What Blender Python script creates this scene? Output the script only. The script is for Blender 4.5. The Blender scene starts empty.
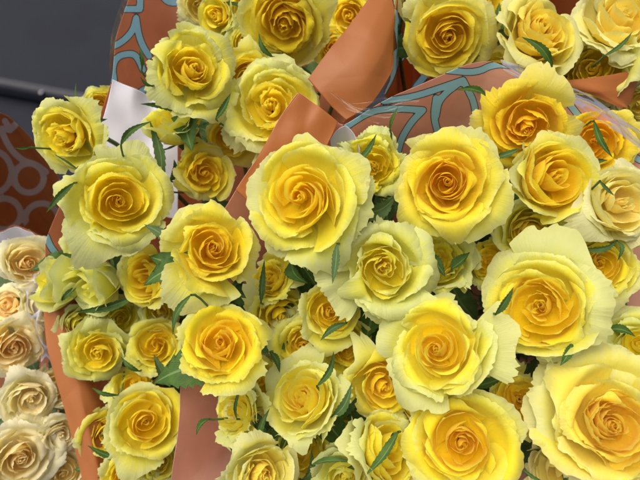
import bpy, math, numpy as np
from mathutils import Vector, Matrix, Quaternion

# ================================================================ camera, sky, sun, exposure
sc = bpy.context.scene
col = sc.collection
PITCH = math.radians(70)            # the lens looks steeply down on the bouquets
CAM_Z = .86
LENS = 28.0
cd = bpy.data.cameras.new('camera'); cam = bpy.data.objects.new('camera', cd); col.objects.link(cam); sc.camera = cam
cam.location = (0, 0, CAM_Z); cam.rotation_euler = (math.pi / 2 - PITCH, 0, 0)
cd.lens = LENS; cd.sensor_width = 36; cd.clip_start = .01; cd.clip_end = 200
cd.dof.use_dof = True; cd.dof.focus_distance = .295; cd.dof.aperture_fstop = 14

SUN_EL, SUN_AZ = math.radians(66), math.radians(-50)     # from beyond and to the left
world = bpy.data.worlds.new('World'); sc.world = world; world.use_nodes = True
_nt = world.node_tree; _sky = _nt.nodes.new('ShaderNodeTexSky'); _sky.sky_type = 'NISHITA'; _sky.sun_disc = False
_sky.sun_elevation = SUN_EL; _sky.sun_rotation = SUN_AZ; _sky.dust_density = 6; _sky.air_density = .6; _sky.ozone_density = .4
_nt.links.new(_sky.outputs[0], _nt.nodes['Background'].inputs[0]); _nt.nodes['Background'].inputs[1].default_value = .12
_sl = bpy.data.lights.new('sun', 'SUN'); _sl.energy = 1.5; _sl.angle = math.radians(60); _sl.color = (1, .95, .86)
sun = bpy.data.objects.new('sun', _sl); col.objects.link(sun)
_d = Vector((math.sin(SUN_AZ) * math.cos(SUN_EL), math.cos(SUN_AZ) * math.cos(SUN_EL), math.sin(SUN_EL)))
sun.rotation_euler = _d.to_track_quat('Z', 'Y').to_euler()
sc.view_settings.view_transform = 'Standard'; sc.view_settings.look = 'None'; sc.view_settings.exposure = .78; sc.view_settings.gamma = 1
sc.cycles.max_bounces = 12; sc.cycles.diffuse_bounces = 8; sc.cycles.transparent_max_bounces = 12
sc.cycles.use_denoising = True

# lengths: photo pixel (640 wide) + distance along the view axis -> point in the world
C = np.array([0, 0, CAM_Z]); Rt = np.array([1., 0, 0]); Fw = np.array([0, math.cos(PITCH), -math.sin(PITCH)]); Up = np.array([0, math.sin(PITCH), math.cos(PITCH)])
K = 18.0 / LENS / 320.0
def P(px, py, d): return C + d * (Fw + (px - 320) * K * Rt - (py - 240) * K * Up)
def px_of(V):
    q = V - C; d = q @ Fw
    return np.stack([320 + (q @ Rt) / d / K, 240 - (q @ Up) / d / K], -1), d
def ground_hit(px, py, z=0.):
    r = P(px, py, 1.) - C; return C + r * ((z - CAM_Z) / r[2])

# ================================================================ object helpers
def link(name, me, parent=None):
    o = bpy.data.objects.new(name, me); col.objects.link(o)
    if parent is not None: o.parent = parent
    return o
def tag(o, label=None, cat=None, group=None, kind=None):
    for k, v in (('label', label), ('category', cat), ('group', group), ('kind', kind)):
        if v: o[k] = v
    return o
# ---------------------------------------------------------------- mesh helpers
def new_mesh(name, V, F, uv=None, attrs=None, mats=(), smooth=True):
    me = bpy.data.meshes.new(name)
    V = np.asarray(V, dtype=np.float32); F = np.asarray(F, dtype=np.int32)
    n = F.shape[1]
    me.vertices.add(len(V)); me.vertices.foreach_set('co', V.ravel())
    me.loops.add(F.size); me.loops.foreach_set('vertex_index', F.ravel())
    me.polygons.add(len(F))
    me.polygons.foreach_set('loop_start', np.arange(0, F.size, n, dtype=np.int32))
    me.polygons.foreach_set('use_smooth', np.full(len(F), smooth))
    me.update(calc_edges=True)
    if uv is not None:
        l = me.uv_layers.new(name='UVMap')
        l.data.foreach_set('uv', np.asarray(uv, dtype=np.float32)[F.ravel()].ravel())
    for k, a in (attrs or {}).items():
        at = me.attributes.new(k, 'FLOAT', 'POINT')
        at.data.foreach_set('value', np.asarray(a, dtype=np.float32))
    for m in mats: me.materials.append(m)
    return me

def grid_faces(nu, nv, off=0):
    i = np.arange(nu - 1)[:, None] * nv + np.arange(nv - 1)[None, :]
    i = i.ravel() + off
    return np.stack([i, i + nv, i + nv + 1, i + 1], axis=1)

def lerp(a, b, t): return a + (b - a) * t
def sstep(a, b, x):
    x = np.clip((x - a) / (b - a), 0, 1); return x * x * (3 - 2 * x)
def keys(t, ks):
    return float(np.interp(t, [k[0] for k in ks], [k[1] for k in ks]))

def wav(rs, x, y, f, n=4):
    s = 0
    for k in range(n):
        a = rs.uniform(-1, 1); b = rs.uniform(-.6, .6)
        s = s + np.sin(f * (a * x * 2 + b * y) + rs.uniform(0, 6.28) + f * x * .6 * (1 if a > 0 else -1)) / n
    return s * 1.6

# ---------------------------------------------------------------- one rose head
def petal_grid(rs, t, phi0, rho, h, bulge, ha, roll, lip, ruff, nu, nv, cup_in=0.0, point=0.0, spiral=.08, flat=0., zbase=0.):
    """one petal in head units (head radius about 1, axis +Z)"""
    u1 = np.linspace(-1, 1, nu); v1 = np.linspace(0, 1, nv) ** .9
    u, v = np.meshgrid(u1, v1, indexing='ij')
    au = np.abs(u)
    rim = 1 - lerp(rs.uniform(.22, .36), rs.uniform(.14, .26), sstep(.5, .9, t)) * au ** rs.uniform(2.6, 3.6) + point * .16 * np.exp(-(u * 3.2) ** 2)
    # notches and crimped margin
    edge = wav(rs, u, 0 * v, 3.5, 3) * .030 + (wav(rs, u, 0 * v, 11, 3) * .006 + wav(rs, u, 0 * v, 24, 5) * .015 * (1 + wav(rs, u, 0 * v, 4, 2))) * (.35 + .8 * t)
    s = v * (rim + edge * ruff * sstep(.45, 1, v) * 1.6)
    # bezier profile
    b0 = np.array([.05 + .05 * t, zbase]); b1 = np.array([rho * bulge[0] + .05, zbase + .02 + bulge[2] * h])
    b2 = np.array([rho * bulge[1], h * .62]); b3 = np.array([rho, h])
    q = np.clip(s, 0, 1.15)[..., None]
    pr = (1 - q) ** 3 * b0 + 3 * (1 - q) ** 2 * q * b1 + 3 * (1 - q) * q * q * b2 + q ** 3 * b3
    r, z = pr[..., 0], pr[..., 1]
    # lip rolls outward and down
    k = np.clip(s - .72, 0, 1) / .28
    lp = lip * (1 + .45 * wav(rs, u, 0 * v, 2.2, 2))
    r = r + lp * .55 * k ** 1.5 - cup_in * k ** 2
    z = z - lp * .55 * k ** 2.4
    # side edges roll back
    for sg in (-1, 1):
        rr = roll * rs.uniform(.3, 1.4)
        e = np.clip(sg * u - .35, 0, 1) / .65
        r = r + rr * .35 * e ** 2 * sstep(.3, 1, v); z = z - rr * .45 * e ** 2.2 * sstep(.35, 1, v)
    r = r * (1 + spiral * u)
    hav = ha * (.72 + .28 * sstep(0, .8, v))
    ph = u * hav
    x = r * np.cos(ph); y = r * np.sin(ph)
    # flatten broad outer petals a little
    x = x + flat * r * (1 - np.cos(ph)) * .6
    P = np.stack([x, y, z], -1)
    du = np.gradient(P, axis=0); dv = np.gradient(P, axis=1)
    N = np.cross(du, dv); N /= np.linalg.norm(N, axis=-1, keepdims=True) + 1e-9
    d = ruff * (wav(rs, u, v, 2.2, 3) * .045 * sstep(.25, 1, v) + wav(rs, u, v * .3, 7.5, 3) * .019 * sstep(.6, 1, s / np.maximum(rim, .5)) ** 1.5
                + wav(rs, u, v * .1, 19, 3) * .011 * sstep(.86, 1, v))
    d = d - .02 * np.exp(-(u * 5) ** 2) * sstep(.2, .7, v)
    d = d * (.35 + .65 * min(1, rho * 1.3))
    P = P + N * d[..., None]
    c, sn = math.cos(phi0), math.sin(phi0)
    X = P[..., 0] * c - P[..., 1] * sn; Y = P[..., 0] * sn + P[..., 1] * c
    P = np.stack([X, Y, P[..., 2]], -1)
    # whole petal tips a little about its own base
    tilt = rs.normal(0, .03 + .04 * t)
    P[..., 2] += tilt * np.hypot(P[..., 0], P[..., 1])
    return P.reshape(-1, 3), grid_faces(nu, nv), np.stack([(u + 1) / 2, v], -1).reshape(-1, 2)

def rose_head(seed, opened=.8, cup=.0, ruff=1., npet=30, res=1.0, hearts=10, height=1.0, wild=.5, core=1., loose=.5, hr=1.):
    """returns list of (part name, V, F, uv, tone) in head units"""
    rs = np.random.RandomState(seed)
    parts = []; heart = []
    phi = rs.uniform(0, 6.28)
    hand = rs.choice([-1, 1])
    outer_r = lerp(.72, 1.0, opened)
    # off centre, folded heart ("quartered" look)
    for i in range(npet):
        t = i / (npet - 1)
        phi += hand * (2.3999 + rs.normal(0, .42))
        rho = keys(t, [(0, .022), (.06, .06), (.18, .16 * core), (.38, lerp(.42, .33, core)), (.58, lerp(.60, .52, core)), (.72, .70), (.86, .86), (1, 1.0)]) 
        rho = lerp(rho * .9, rho, opened) if t < .6 else rho * lerp(lerp(.93, .78, t), 1, opened)
        rho *= 1 + rs.normal(0, .05 + .05 * loose * sstep(.1, .5, t) + .02 * sstep(.7, .95, t))
        ht = keys(t, [(0, .76), (.2, .77), (.45, .74), (.62, lerp(.78, .66, opened)), (.8, lerp(.78, .60, opened)), (.92, lerp(.74, .50, opened)), (1, lerp(.66, .36, opened))]) + cup * t * .25
        ht = ht * height + rs.normal(0, .03 + .05 * loose * sstep(.2, .6, t))
        bul = (keys(t, [(0, 1.5), (.4, 1.15), (.7, .95), (1, .55)]), keys(t, [(0, 1.25), (.4, 1.18), (.7, 1.04), (1, .86)]), keys(t, [(0, .1), (.6, .04), (1, .04)]))
        ha = keys(t, [(0, 2.9), (.18, 1.8), (.38, 1.35), (.6, 1.12), (.8, 1.02), (1, .96)]) * rs.uniform(.88, 1.14)
        lip = keys(t, [(0, .02), (.3, .06), (.55, .16), (.8, .26), (1, .28)]) * rs.uniform(.5, 1.5) * lerp(.6, 1, opened)
        roll = keys(t, [(0, 0), (.3, .10), (.6, .30), (.85, .32), (1, .22)]) * rs.uniform(.4, 1.5)
        rf = ruff * keys(t, [(0, .4 * hr), (.3, .6 * hr), (.6, lerp(.8, .8 * hr, .35)), (1, 1.05)])
        sp = hand * keys(t, [(0, .30), (.2, .2), (.5, .11), (1, .06)])
        nu = int(keys(t, [(0, 21), (.5, 31), (1, 45)]) * res); nv = int(keys(t, [(0, 9), (.5, 14), (1, 18)]) * res)
        V, F, uv = petal_grid(rs, t, phi, rho, ht, bul, ha, roll, lip, rf, max(nu, 9), max(nv, 7),
                              point=rs.uniform(0, 1) if t > .4 else 0, spiral=sp, flat=keys(t, [(0, 0), (.6, .1), (1, .5)]),
                              zbase=keys(t, [(0, .56), (.05, .42), (.2, .26), (.5, .16), (.8, .03), (1, 0)]))
        if t < .7:   # muddled centre: every petal sits and leans a little off the axis
            a = rs.uniform(0, 6.28); k = (.022 + .05 * t) * wild * 1.6
            V = V + np.array([math.cos(a), math.sin(a), 0]) * k * np.clip(V[:, 2:3] / .5, 0, 1.3)
        tone = np.full(len(V), t)
        if i < hearts: heart.append((V, F, uv, tone))
        else: parts.append(('petal', V, F, uv, tone))
    off = 0; VV = []; FF = []; UU = []; TT = []
    for V, F, uv, tn in heart:
        VV.append(V); FF.append(F + off); UU.append(uv); TT.append(tn); off += len(V)
    parts.insert(0, ('heart', np.vstack(VV), np.vstack(FF), np.vstack(UU), np.concatenate(TT)))
    return parts
# ---------------------------------------------------------------- materials
def nodes_of(name):
    m = bpy.data.materials.new(name); m.use_nodes = True
    nt = m.node_tree; nt.nodes.clear()
    return m, nt, nt.nodes, nt.links

class NB:
    """tiny node builder"""
    def __init__(s, nt): s.nt = nt
    def n(s, typ, **kw):
        nd = s.nt.nodes.new(typ)
        for k, v in kw.items():
            if k.startswith('_'): setattr(nd, k[1:], v)
        return nd
    def link(s, a, b): s.nt.links.new(a, b)
    def val(s, inp, v):
        if hasattr(v, 'is_output') or isinstance(v, bpy.types.NodeSocket): s.nt.links.new(v, inp)
        else: inp.default_value = v
    def math(s, op, a, b=0., c=None, clamp=False):
        nd = s.nt.nodes.new('ShaderNodeMath'); nd.operation = op; nd.use_clamp = clamp
        s.val(nd.inputs[0], a); s.val(nd.inputs[1], b)
        if c is not None: s.val(nd.inputs[2], c)
        return nd.outputs[0]
    def mix(s, f, a, b, mode='MIX'):
        nd = s.nt.nodes.new('ShaderNodeMix'); nd.data_type = 'RGBA'; nd.blend_type = mode
        s.val(nd.inputs[0], f); s.val(nd.inputs[6], a); s.val(nd.inputs[7], b)
        return nd.outputs[2]
    def ramp(s, f, stops, interp='LINEAR'):
        nd = s.nt.nodes.new('ShaderNodeValToRGB'); nd.color_ramp.interpolation = interp
        e = nd.color_ramp.elements
        while len(e) < len(stops): e.new(.5)
        for k, (p, c) in enumerate(stops): e[k].position = p; e[k].color = (*c, 1) if len(c) == 3 else c
        s.val(nd.inputs[0], f); return nd.outputs[0]
    def noise(s, vec, scale, detail=3., rough=.5, dist=0.):
        nd = s.nt.nodes.new('ShaderNodeTexNoise')
        if vec is not None: s.nt.links.new(vec, nd.inputs['Vector'])
        nd.inputs['Scale'].default_value = scale; nd.inputs['Detail'].default_value = detail
        nd.inputs['Roughness'].default_value = rough; nd.inputs['Distortion'].default_value = dist
        return nd.outputs[0]
    def mapping(s, vec, scale=(1, 1, 1)):
        nd = s.nt.nodes.new('ShaderNodeMapping'); nd.inputs['Scale'].default_value = scale
        s.nt.links.new(vec, nd.inputs['Vector']); return nd.outputs[0]
    def attr(s, name):
        nd = s.nt.nodes.new('ShaderNodeAttribute'); nd.attribute_name = name; return nd

def make_petal_mat():
    m, nt, N, L = nodes_of('rose_petal'); b = NB(nt)
    uv = N.new('ShaderNodeTexCoord'); sep = N.new('ShaderNodeSeparateXYZ'); L.new(uv.outputs['UV'], sep.inputs[0])
    v = sep.outputs[1]; u = sep.outputs[0]
    tone = b.attr('tone').outputs['Fac']
    oi = N.new('ShaderNodeObjectInfo'); oc = N.new('ShaderNodeSeparateColor'); L.new(oi.outputs['Color'], oc.inputs[0])
    pale, warm, rnd = oc.outputs[0], oc.outputs[1], oc.outputs[2]   # pigment of this rose: paleness, warmth, peachiness
    # how far the pigment has faded: to the margin and to the outer petals
    vs = b.mapping(uv.outputs['UV'], (26, 1.6, 1))
    streak = b.noise(vs, 1.0, 4, .6)
    blot = b.noise(uv.outputs['Object'], 55, 3, .55)
    f = b.math('MULTIPLY', b.math('POWER', tone, 1.7), .60)
    f = b.math('ADD', f, b.math('MULTIPLY', b.math('POWER', v, 5.0), .40))
    f = b.math('ADD', f, b.math('MULTIPLY', b.math('MULTIPLY', v, tone), .18))
    f = b.math('ADD', f, b.math('MULTIPLY', b.math('SUBTRACT', streak, .5), .34))
    f = b.math('ADD', f, b.math('MULTIPLY', b.math('SUBTRACT', blot, .5), .22))
    f = b.math('ADD', f, b.math('MULTIPLY', b.math('SUBTRACT', pale, .5), .85), clamp=True)
    yellow = b.ramp(f, [(0.0, (.94, .72, .008)), (.30, (.94, .79, .016)), (.54, (.88, .82, .045)), (.78, (.78, .80, .15)), (1.0, (.71, .77, .33))])
    amber = b.ramp(f, [(0.0, (.94, .62, .012)), (.35, (.93, .70, .020)), (.65, (.88, .73, .08)), (1.0, (.80, .75, .26))])
    cream = b.ramp(f, [(0.0, (.97, .74, .32)), (.3, (.97, .85, .48)), (.6, (.96, .91, .60)), (1.0, (.93, .92, .68))])
    col = b.mix(warm, yellow, amber); col = b.mix(rnd, col, cream)
    # greenish tinge at the foot and along the mid vein of the outermost petals
    g = b.math('MULTIPLY', b.math('POWER', tone, 6.0), b.math('SUBTRACT', 1.0, v), clamp=True)
    col = b.mix(b.math('MULTIPLY', g, .7), col, (.46, .56, .16, 1))
    geo = N.new('ShaderNodeNewGeometry')
    back = b.mix(b.math('MULTIPLY', geo.outputs['Backfacing'], b.math('MULTIPLY', tone, .0)), col, (.7, .72, .4, 1))
    # brown bruises: few, only on margins
    br = b.noise(uv.outputs['Object'], 130, 4, .7)
    bm = b.math('MULTIPLY', b.math('GREATER_THAN', br, .64), b.math('POWER', v, 8.0))
    col = b.mix(b.math('MULTIPLY', bm, .35), back, (.45, .26, .08, 1))
    p = N.new('ShaderNodeBsdfPrincipled'); L.new(col, p.inputs['Base Color'])
    p.inputs['Roughness'].default_value = .62; p.inputs['Specular IOR Level'].default_value = .18
    p.inputs['Sheen Weight'].default_value = .12; p.inputs['Sheen Roughness'].default_value = .5
    tr = N.new('ShaderNodeBsdfTranslucent'); L.new(b.mix(.25, col, (.9, .75, .12, 1)), tr.inputs['Color'])
    # fine veins
    bump = N.new('ShaderNodeBump'); bump.inputs['Strength'].default_value = .4; bump.inputs['Distance'].default_value = .0012
    vv = b.noise(b.mapping(uv.outputs['UV'], (48, 2.2, 1)), 1.0, 5, .6, .6)
    L.new(b.math('ADD', vv, b.math('MULTIPLY', b.noise(uv.outputs['Object'], 170, 2), .6)), bump.inputs['Height'])
    L.new(bump.outputs[0], p.inputs['Normal']); L.new(bump.outputs[0], tr.inputs['Normal'])
    mx = N.new('ShaderNodeMixShader'); mx.inputs[0].default_value = .55
    L.new(p.outputs[0], mx.inputs[1]); L.new(tr.outputs[0], mx.inputs[2])
    o = N.new('ShaderNodeOutputMaterial'); L.new(mx.outputs[0], o.inputs[0])
    return m
# ---------------------------------------------------------------- other materials
def make_leaf_mat():
    m, nt, N, L = nodes_of('rose_leaf'); b = NB(nt)
    tc = N.new('ShaderNodeTexCoord'); sep = N.new('ShaderNodeSeparateXYZ'); L.new(tc.outputs['UV'], sep.inputs[0])
    u, v = sep.outputs[0], sep.outputs[1]
    au = b.math('ABSOLUTE', b.math('SUBTRACT', u, .5))
    oi = N.new('ShaderNodeObjectInfo'); oc = N.new('ShaderNodeSeparateColor'); L.new(oi.outputs['Color'], oc.inputs[0])
    n = b.noise(tc.outputs['Object'], 90, 4, .6)
    fresh = b.ramp(n, [(.25, (.022, .060, .008)), (.55, (.042, .105, .013)), (.8, (.080, .155, .022))])
    grey = b.ramp(n, [(.25, (.075, .125, .060)), (.6, (.12, .18, .09)), (.85, (.16, .23, .12))])
    c = b.mix(oc.outputs[0], fresh, grey)
    # side veins running from the mid rib at a slant
    w = b.math('SINE', b.math('ADD', b.math('MULTIPLY', v, 62.0), b.math('MULTIPLY', au, -58.0)))
    vein = b.math('MULTIPLY', b.math('POWER', b.math('ABSOLUTE', w), 14.0), .45)
    rib = b.math('LESS_THAN', au, .035)
    f = b.math('MAXIMUM', vein, b.math('MULTIPLY', rib, .8), clamp=True)
    blot = b.noise(tc.outputs['Object'], 260, 4, .65); c = b.mix(b.math('MULTIPLY', b.math('SUBTRACT', blot, .35), .9, clamp=True), c, (.11, .17, .035, 1))
    c = b.mix(b.math('MULTIPLY', f, .6), c, (.20, .29, .11, 1))
    p = N.new('ShaderNodeBsdfPrincipled'); L.new(c, p.inputs['Base Color']); p.inputs['Roughness'].default_value = .55
    p.inputs['Specular IOR Level'].default_value = .15
    bp = N.new('ShaderNodeBump'); bp.inputs['Strength'].default_value = .7; bp.inputs['Distance'].default_value = .001
    L.new(b.math('ADD', b.math('MULTIPLY', f, -1.), n), bp.inputs['Height']); L.new(bp.outputs[0], p.inputs['Normal'])
    tr = N.new('ShaderNodeBsdfTranslucent'); L.new(b.mix(.5, c, (.16, .32, .03, 1)), tr.inputs['Color'])
    mx = N.new('ShaderNodeMixShader'); mx.inputs[0].default_value = .18; L.new(p.outputs[0], mx.inputs[1]); L.new(tr.outputs[0], mx.inputs[2])
    o = N.new('ShaderNodeOutputMaterial'); L.new(mx.outputs[0], o.inputs[0]); return m

def make_stem_mat():
    m, nt, N, L = nodes_of('rose_stem'); b = NB(nt)
    tc = N.new('ShaderNodeTexCoord'); n = b.noise(tc.outputs['Object'], 120, 4)
    p = N.new('ShaderNodeBsdfPrincipled'); L.new(b.ramp(n, [(.3, (.05, .12, .03)), (.6, (.09, .18, .05)), (.8, (.16, .15, .06))]), p.inputs['Base Color'])
    p.inputs['Roughness'].default_value = .5
    o = N.new('ShaderNodeOutputMaterial'); L.new(p.outputs[0], o.inputs[0]); return m

def make_wrap_mat():
    """printed film paper: fill colour from the object, teal lines with a darker outline"""
    m, nt, N, L = nodes_of('printed_wrap'); b = NB(nt)
    tc = N.new('ShaderNodeTexCoord'); oi = N.new('ShaderNodeObjectInfo')
    ink = b.attr('ink').outputs['Fac']
    n = b.noise(tc.outputs['Object'], 22, 4, .6); n2 = b.noise(tc.outputs['Object'], 240, 2, .5)
    fill = b.mix(b.math('MULTIPLY', b.math('SUBTRACT', n, .35), .55, clamp=True), oi.outputs['Color'], (.36, .12, .05, 1))
    # a free running cell pattern lower down the sheet
    mp = b.mapping(tc.outputs['UV'], (1, 1, 1))
    vo = N.new('ShaderNodeTexVoronoi'); vo.feature = 'DISTANCE_TO_EDGE'; vo.inputs['Scale'].default_value = 24; L.new(mp, vo.inputs['Vector'])
    vd = b.math('MULTIPLY', vo.outputs['Distance'], 26.0)
    low = b.attr('low').outputs['Fac']
    dist = b.math('MINIMUM', ink, b.math('ADD', vd, b.math('MULTIPLY', b.math('SUBTRACT', 1., low), 40.)))
    teal = b.mix(n2, (.46, .74, .82, 1), (.54, .79, .85, 1))
    c = b.mix(b.math('LESS_THAN', dist, 3.9), fill, (.13, .11, .10, 1))
    c = b.mix(b.math('LESS_THAN', dist, 3.1), c, teal)
    c = b.mix(oi.outputs['Alpha'], fill, c)
    p = N.new('ShaderNodeBsdfPrincipled'); L.new(c, p.inputs['Base Color']); p.inputs['Roughness'].default_value = .42
    p.inputs['Coat Weight'].default_value = .12; p.inputs['Coat Roughness'].default_value = .3; p.inputs['Specular IOR Level'].default_value = .3
    bp = N.new('ShaderNodeBump'); bp.inputs['Strength'].default_value = .22; bp.inputs['Distance'].default_value = .003
    vc = N.new('ShaderNodeTexVoronoi'); vc.feature = 'DISTANCE_TO_EDGE'; vc.inputs['Scale'].default_value = 16; L.new(b.mapping(tc.outputs['Object'], (1, 1, .45)), vc.inputs['Vector'])
    cr = b.math('MULTIPLY', b.math('MINIMUM', vc.outputs['Distance'], .10), 4.)
    L.new(b.math('ADD', b.noise(tc.outputs['Object'], 38, 3, .5, .8), cr), bp.inputs['Height']); L.new(bp.outputs[0], p.inputs['Normal'])
    tr = N.new('ShaderNodeBsdfTranslucent'); L.new(c, tr.inputs['Color'])
    mx = N.new('ShaderNodeMixShader'); mx.inputs[0].default_value = .48; L.new(p.outputs[0], mx.inputs[1]); L.new(tr.outputs[0], mx.inputs[2])
    o = N.new('ShaderNodeOutputMaterial'); L.new(mx.outputs[0], o.inputs[0]); return m

def make_film_mat():
    m, nt, N, L = nodes_of('clear_film'); b = NB(nt)
    tc = N.new('ShaderNodeTexCoord')
    t = N.new('ShaderNodeBsdfTransparent'); t.inputs[0].default_value = (.97, .965, .95, 1)
    g = N.new('ShaderNodeBsdfGlossy'); g.inputs['Roughness'].default_value = .22; g.inputs['Color'].default_value = (.95, .88, .80, 1)
    bp = N.new('ShaderNodeBump'); bp.inputs['Strength'].default_value = .35; bp.inputs['Distance'].default_value = .004
    L.new(b.noise(b.mapping(tc.outputs['Object'], (1, .4, 1)), 55, 2, .5, .6), bp.inputs['Height']); L.new(bp.outputs[0], g.inputs['Normal'])
    fr = N.new('ShaderNodeFresnel'); fr.inputs[0].default_value = 1.45; L.new(bp.outputs[0], fr.inputs['Normal'])
    mx = N.new('ShaderNodeMixShader'); L.new(b.math('MULTIPLY', fr.outputs[0], .6, clamp=True), mx.inputs[0]); L.new(t.outputs[0], mx.inputs[1]); L.new(g.outputs[0], mx.inputs[2])
    o = N.new('ShaderNodeOutputMaterial'); L.new(mx.outputs[0], o.inputs[0]); return m

def make_simple(name, c0, c1, scale, rough, bump=0., detail=5):
    m, nt, N, L = nodes_of(name); b = NB(nt)
    tc = N.new('ShaderNodeTexCoord'); n = b.noise(tc.outputs['Object'], scale, detail, .6)
    p = N.new('ShaderNodeBsdfPrincipled'); L.new(b.mix(n, (*c0, 1), (*c1, 1)), p.inputs['Base Color']); p.inputs['Roughness'].default_value = rough; p.inputs['Specular IOR Level'].default_value = .2
    if bump:
        bp = N.new('ShaderNodeBump'); bp.inputs['Strength'].default_value = bump; bp.inputs['Distance'].default_value = .002
        L.new(n, bp.inputs['Height']); L.new(bp.outputs[0], p.inputs['Normal'])
    o = N.new('ShaderNodeOutputMaterial'); L.new(p.outputs[0], o.inputs[0]); return m

M_PETAL, M_LEAF, M_STEM, M_WRAP, M_FILM = make_petal_mat(), make_leaf_mat(), make_stem_mat(), make_wrap_mat(), make_film_mat()
M_LINING = make_simple('white_lining', (.46, .455, .50), (.54, .53, .57), 30, .6)
M_FLOOR = make_simple('floor_concrete', (.010, .011, .016), (.019, .021, .029), 7, .9, .3)
M_EDGE = make_simple('step_edge', (.020, .021, .026), (.033, .034, .040), 40, .55, .3)
M_SPOT = make_simple('white_speck', (.07, .07, .08), (.11, .11, .12), 90, .7)

# ================================================================ the ground
a, c_ = ground_hit(-40, 78), ground_hit(150, 113)
_dir = (c_ - a)[:2] / np.linalg.norm((c_ - a)[:2]); _nrm = np.array([-_dir[1], _dir[0]])       # points away from the lens
def slab_pt(s, n, z): q = a[:2] + _dir * s + _nrm * n; return (q[0], q[1], z)
prof = [(60, 0.), (.012, 0.), (.004, -.001), (0, -.005), (-.002, -.012), (-.003, -.04), (-60, -.04)]
ss = np.array([-60, -2, -1, 0, .2, .5, 1, 2, 60.])
V = [slab_pt(s, n, z) for s in ss for n, z in prof]
o = link('floor', new_mesh('floor', V, grid_faces(len(ss), len(prof)), mats=[M_FLOOR], smooth=False)); tag(o, kind='structure')
V = [slab_pt(s, n, z) for s in np.linspace(-3, 3, 61) for n, z in [(.020, .0005), (.018, .004), (.004, .004), (-.001, .001), (-.0045, -.006), (-.0045, -.025)]]
o = link('step_nosing', new_mesh('step_nosing', V, grid_faces(61, 6), mats=[M_EDGE])); tag(o, kind='structure')
_rs = np.random.RandomState(5)
sp = ground_hit(42, 93, .001)
th = np.linspace(0, 6.283, 14, endpoint=False)
ring = [(sp[0] + .006 * (1 + .25 * _rs.rand()) * math.cos(x), sp[1] + .007 * (1 + .25 * _rs.rand()) * math.sin(x), .0042) for x in th]
V = ring + [(sp[0] + (x - sp[0]) * .6, sp[1] + (y - sp[1]) * .6, .0062) for x, y, z in ring] + [(sp[0] + (x - sp[0]) * .05, sp[1] + (y - sp[1]) * .05, .0068) for x, y, z in ring]
F = [(q + i, q + (i + 1) % 14, q + 14 + (i + 1) % 14, q + 14 + i) for q in (0, 14) for i in range(14)]
bm_f = np.array(F); me = new_mesh('pebble', np.array(V), bm_f, mats=[M_SPOT])
o = link('pebble', me); tag(o, 'small pale pebble lying on the dark floor by the step edge', 'pebble')

# ================================================================ wraps
def seg_dist(Q, polys):
    best = np.full(len(Q), 99.)
    for pl in polys:
        pl = np.array(pl, float)
        # smooth the drawn line a little
        for _ in range(2):
            if len(pl) > 2:
                n = [pl[0]]
                for i in range(len(pl) - 1): n += [pl[i] * .75 + pl[i + 1] * .25, pl[i] * .25 + pl[i + 1] * .75]
                pl = np.array(n + [pl[-1]])
        for p0, p1 in zip(pl[:-1], pl[1:]):
            d = p1 - p0; t = np.clip(((Q - p0) @ d) / (d @ d + 1e-9), 0, 1)
            best = np.minimum(best, np.linalg.norm(Q - p0 - t[:, None] * d, axis=1))
    return best

def catmull(pts, n, closed):
    pts = np.asarray(pts, float); m = len(pts)
    if closed: ext = np.vstack([pts[-1], pts, pts[0], pts[1]]); segs = m
    else: ext = np.vstack([2 * pts[0] - pts[1], pts, 2 * pts[-1] - pts[-2]]); segs = m - 1
    ln = [np.linalg.norm(ext[i + 2] - ext[i + 1]) for i in range(segs)]; cum = np.concatenate([[0], np.cumsum(ln)])
    out = []
    for x in np.linspace(0, cum[-1], n, endpoint=not closed):
        i = min(int(np.searchsorted(cum, x, side='right')) - 1, segs - 1); t = (x - cum[i]) / max(ln[i], 1e-9)
        p0, p1, p2, p3 = ext[i:i + 4]
        tau = .33
        m1, m2 = (p2 - p0) * tau, (p3 - p1) * tau
        out.append((2 * t**3 - 3 * t**2 + 1) * p1 + (t**3 - 2 * t**2 + t) * m1 + (-2 * t**3 + 3 * t**2) * p2 + (t**3 - t**2) * m2)
    return np.array(out), cum[-1]

def thick(o, t):
    md = o.modifiers.new('thickness', 'SOLIDIFY'); md.thickness = t; md.offset = 0; return o

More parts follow.
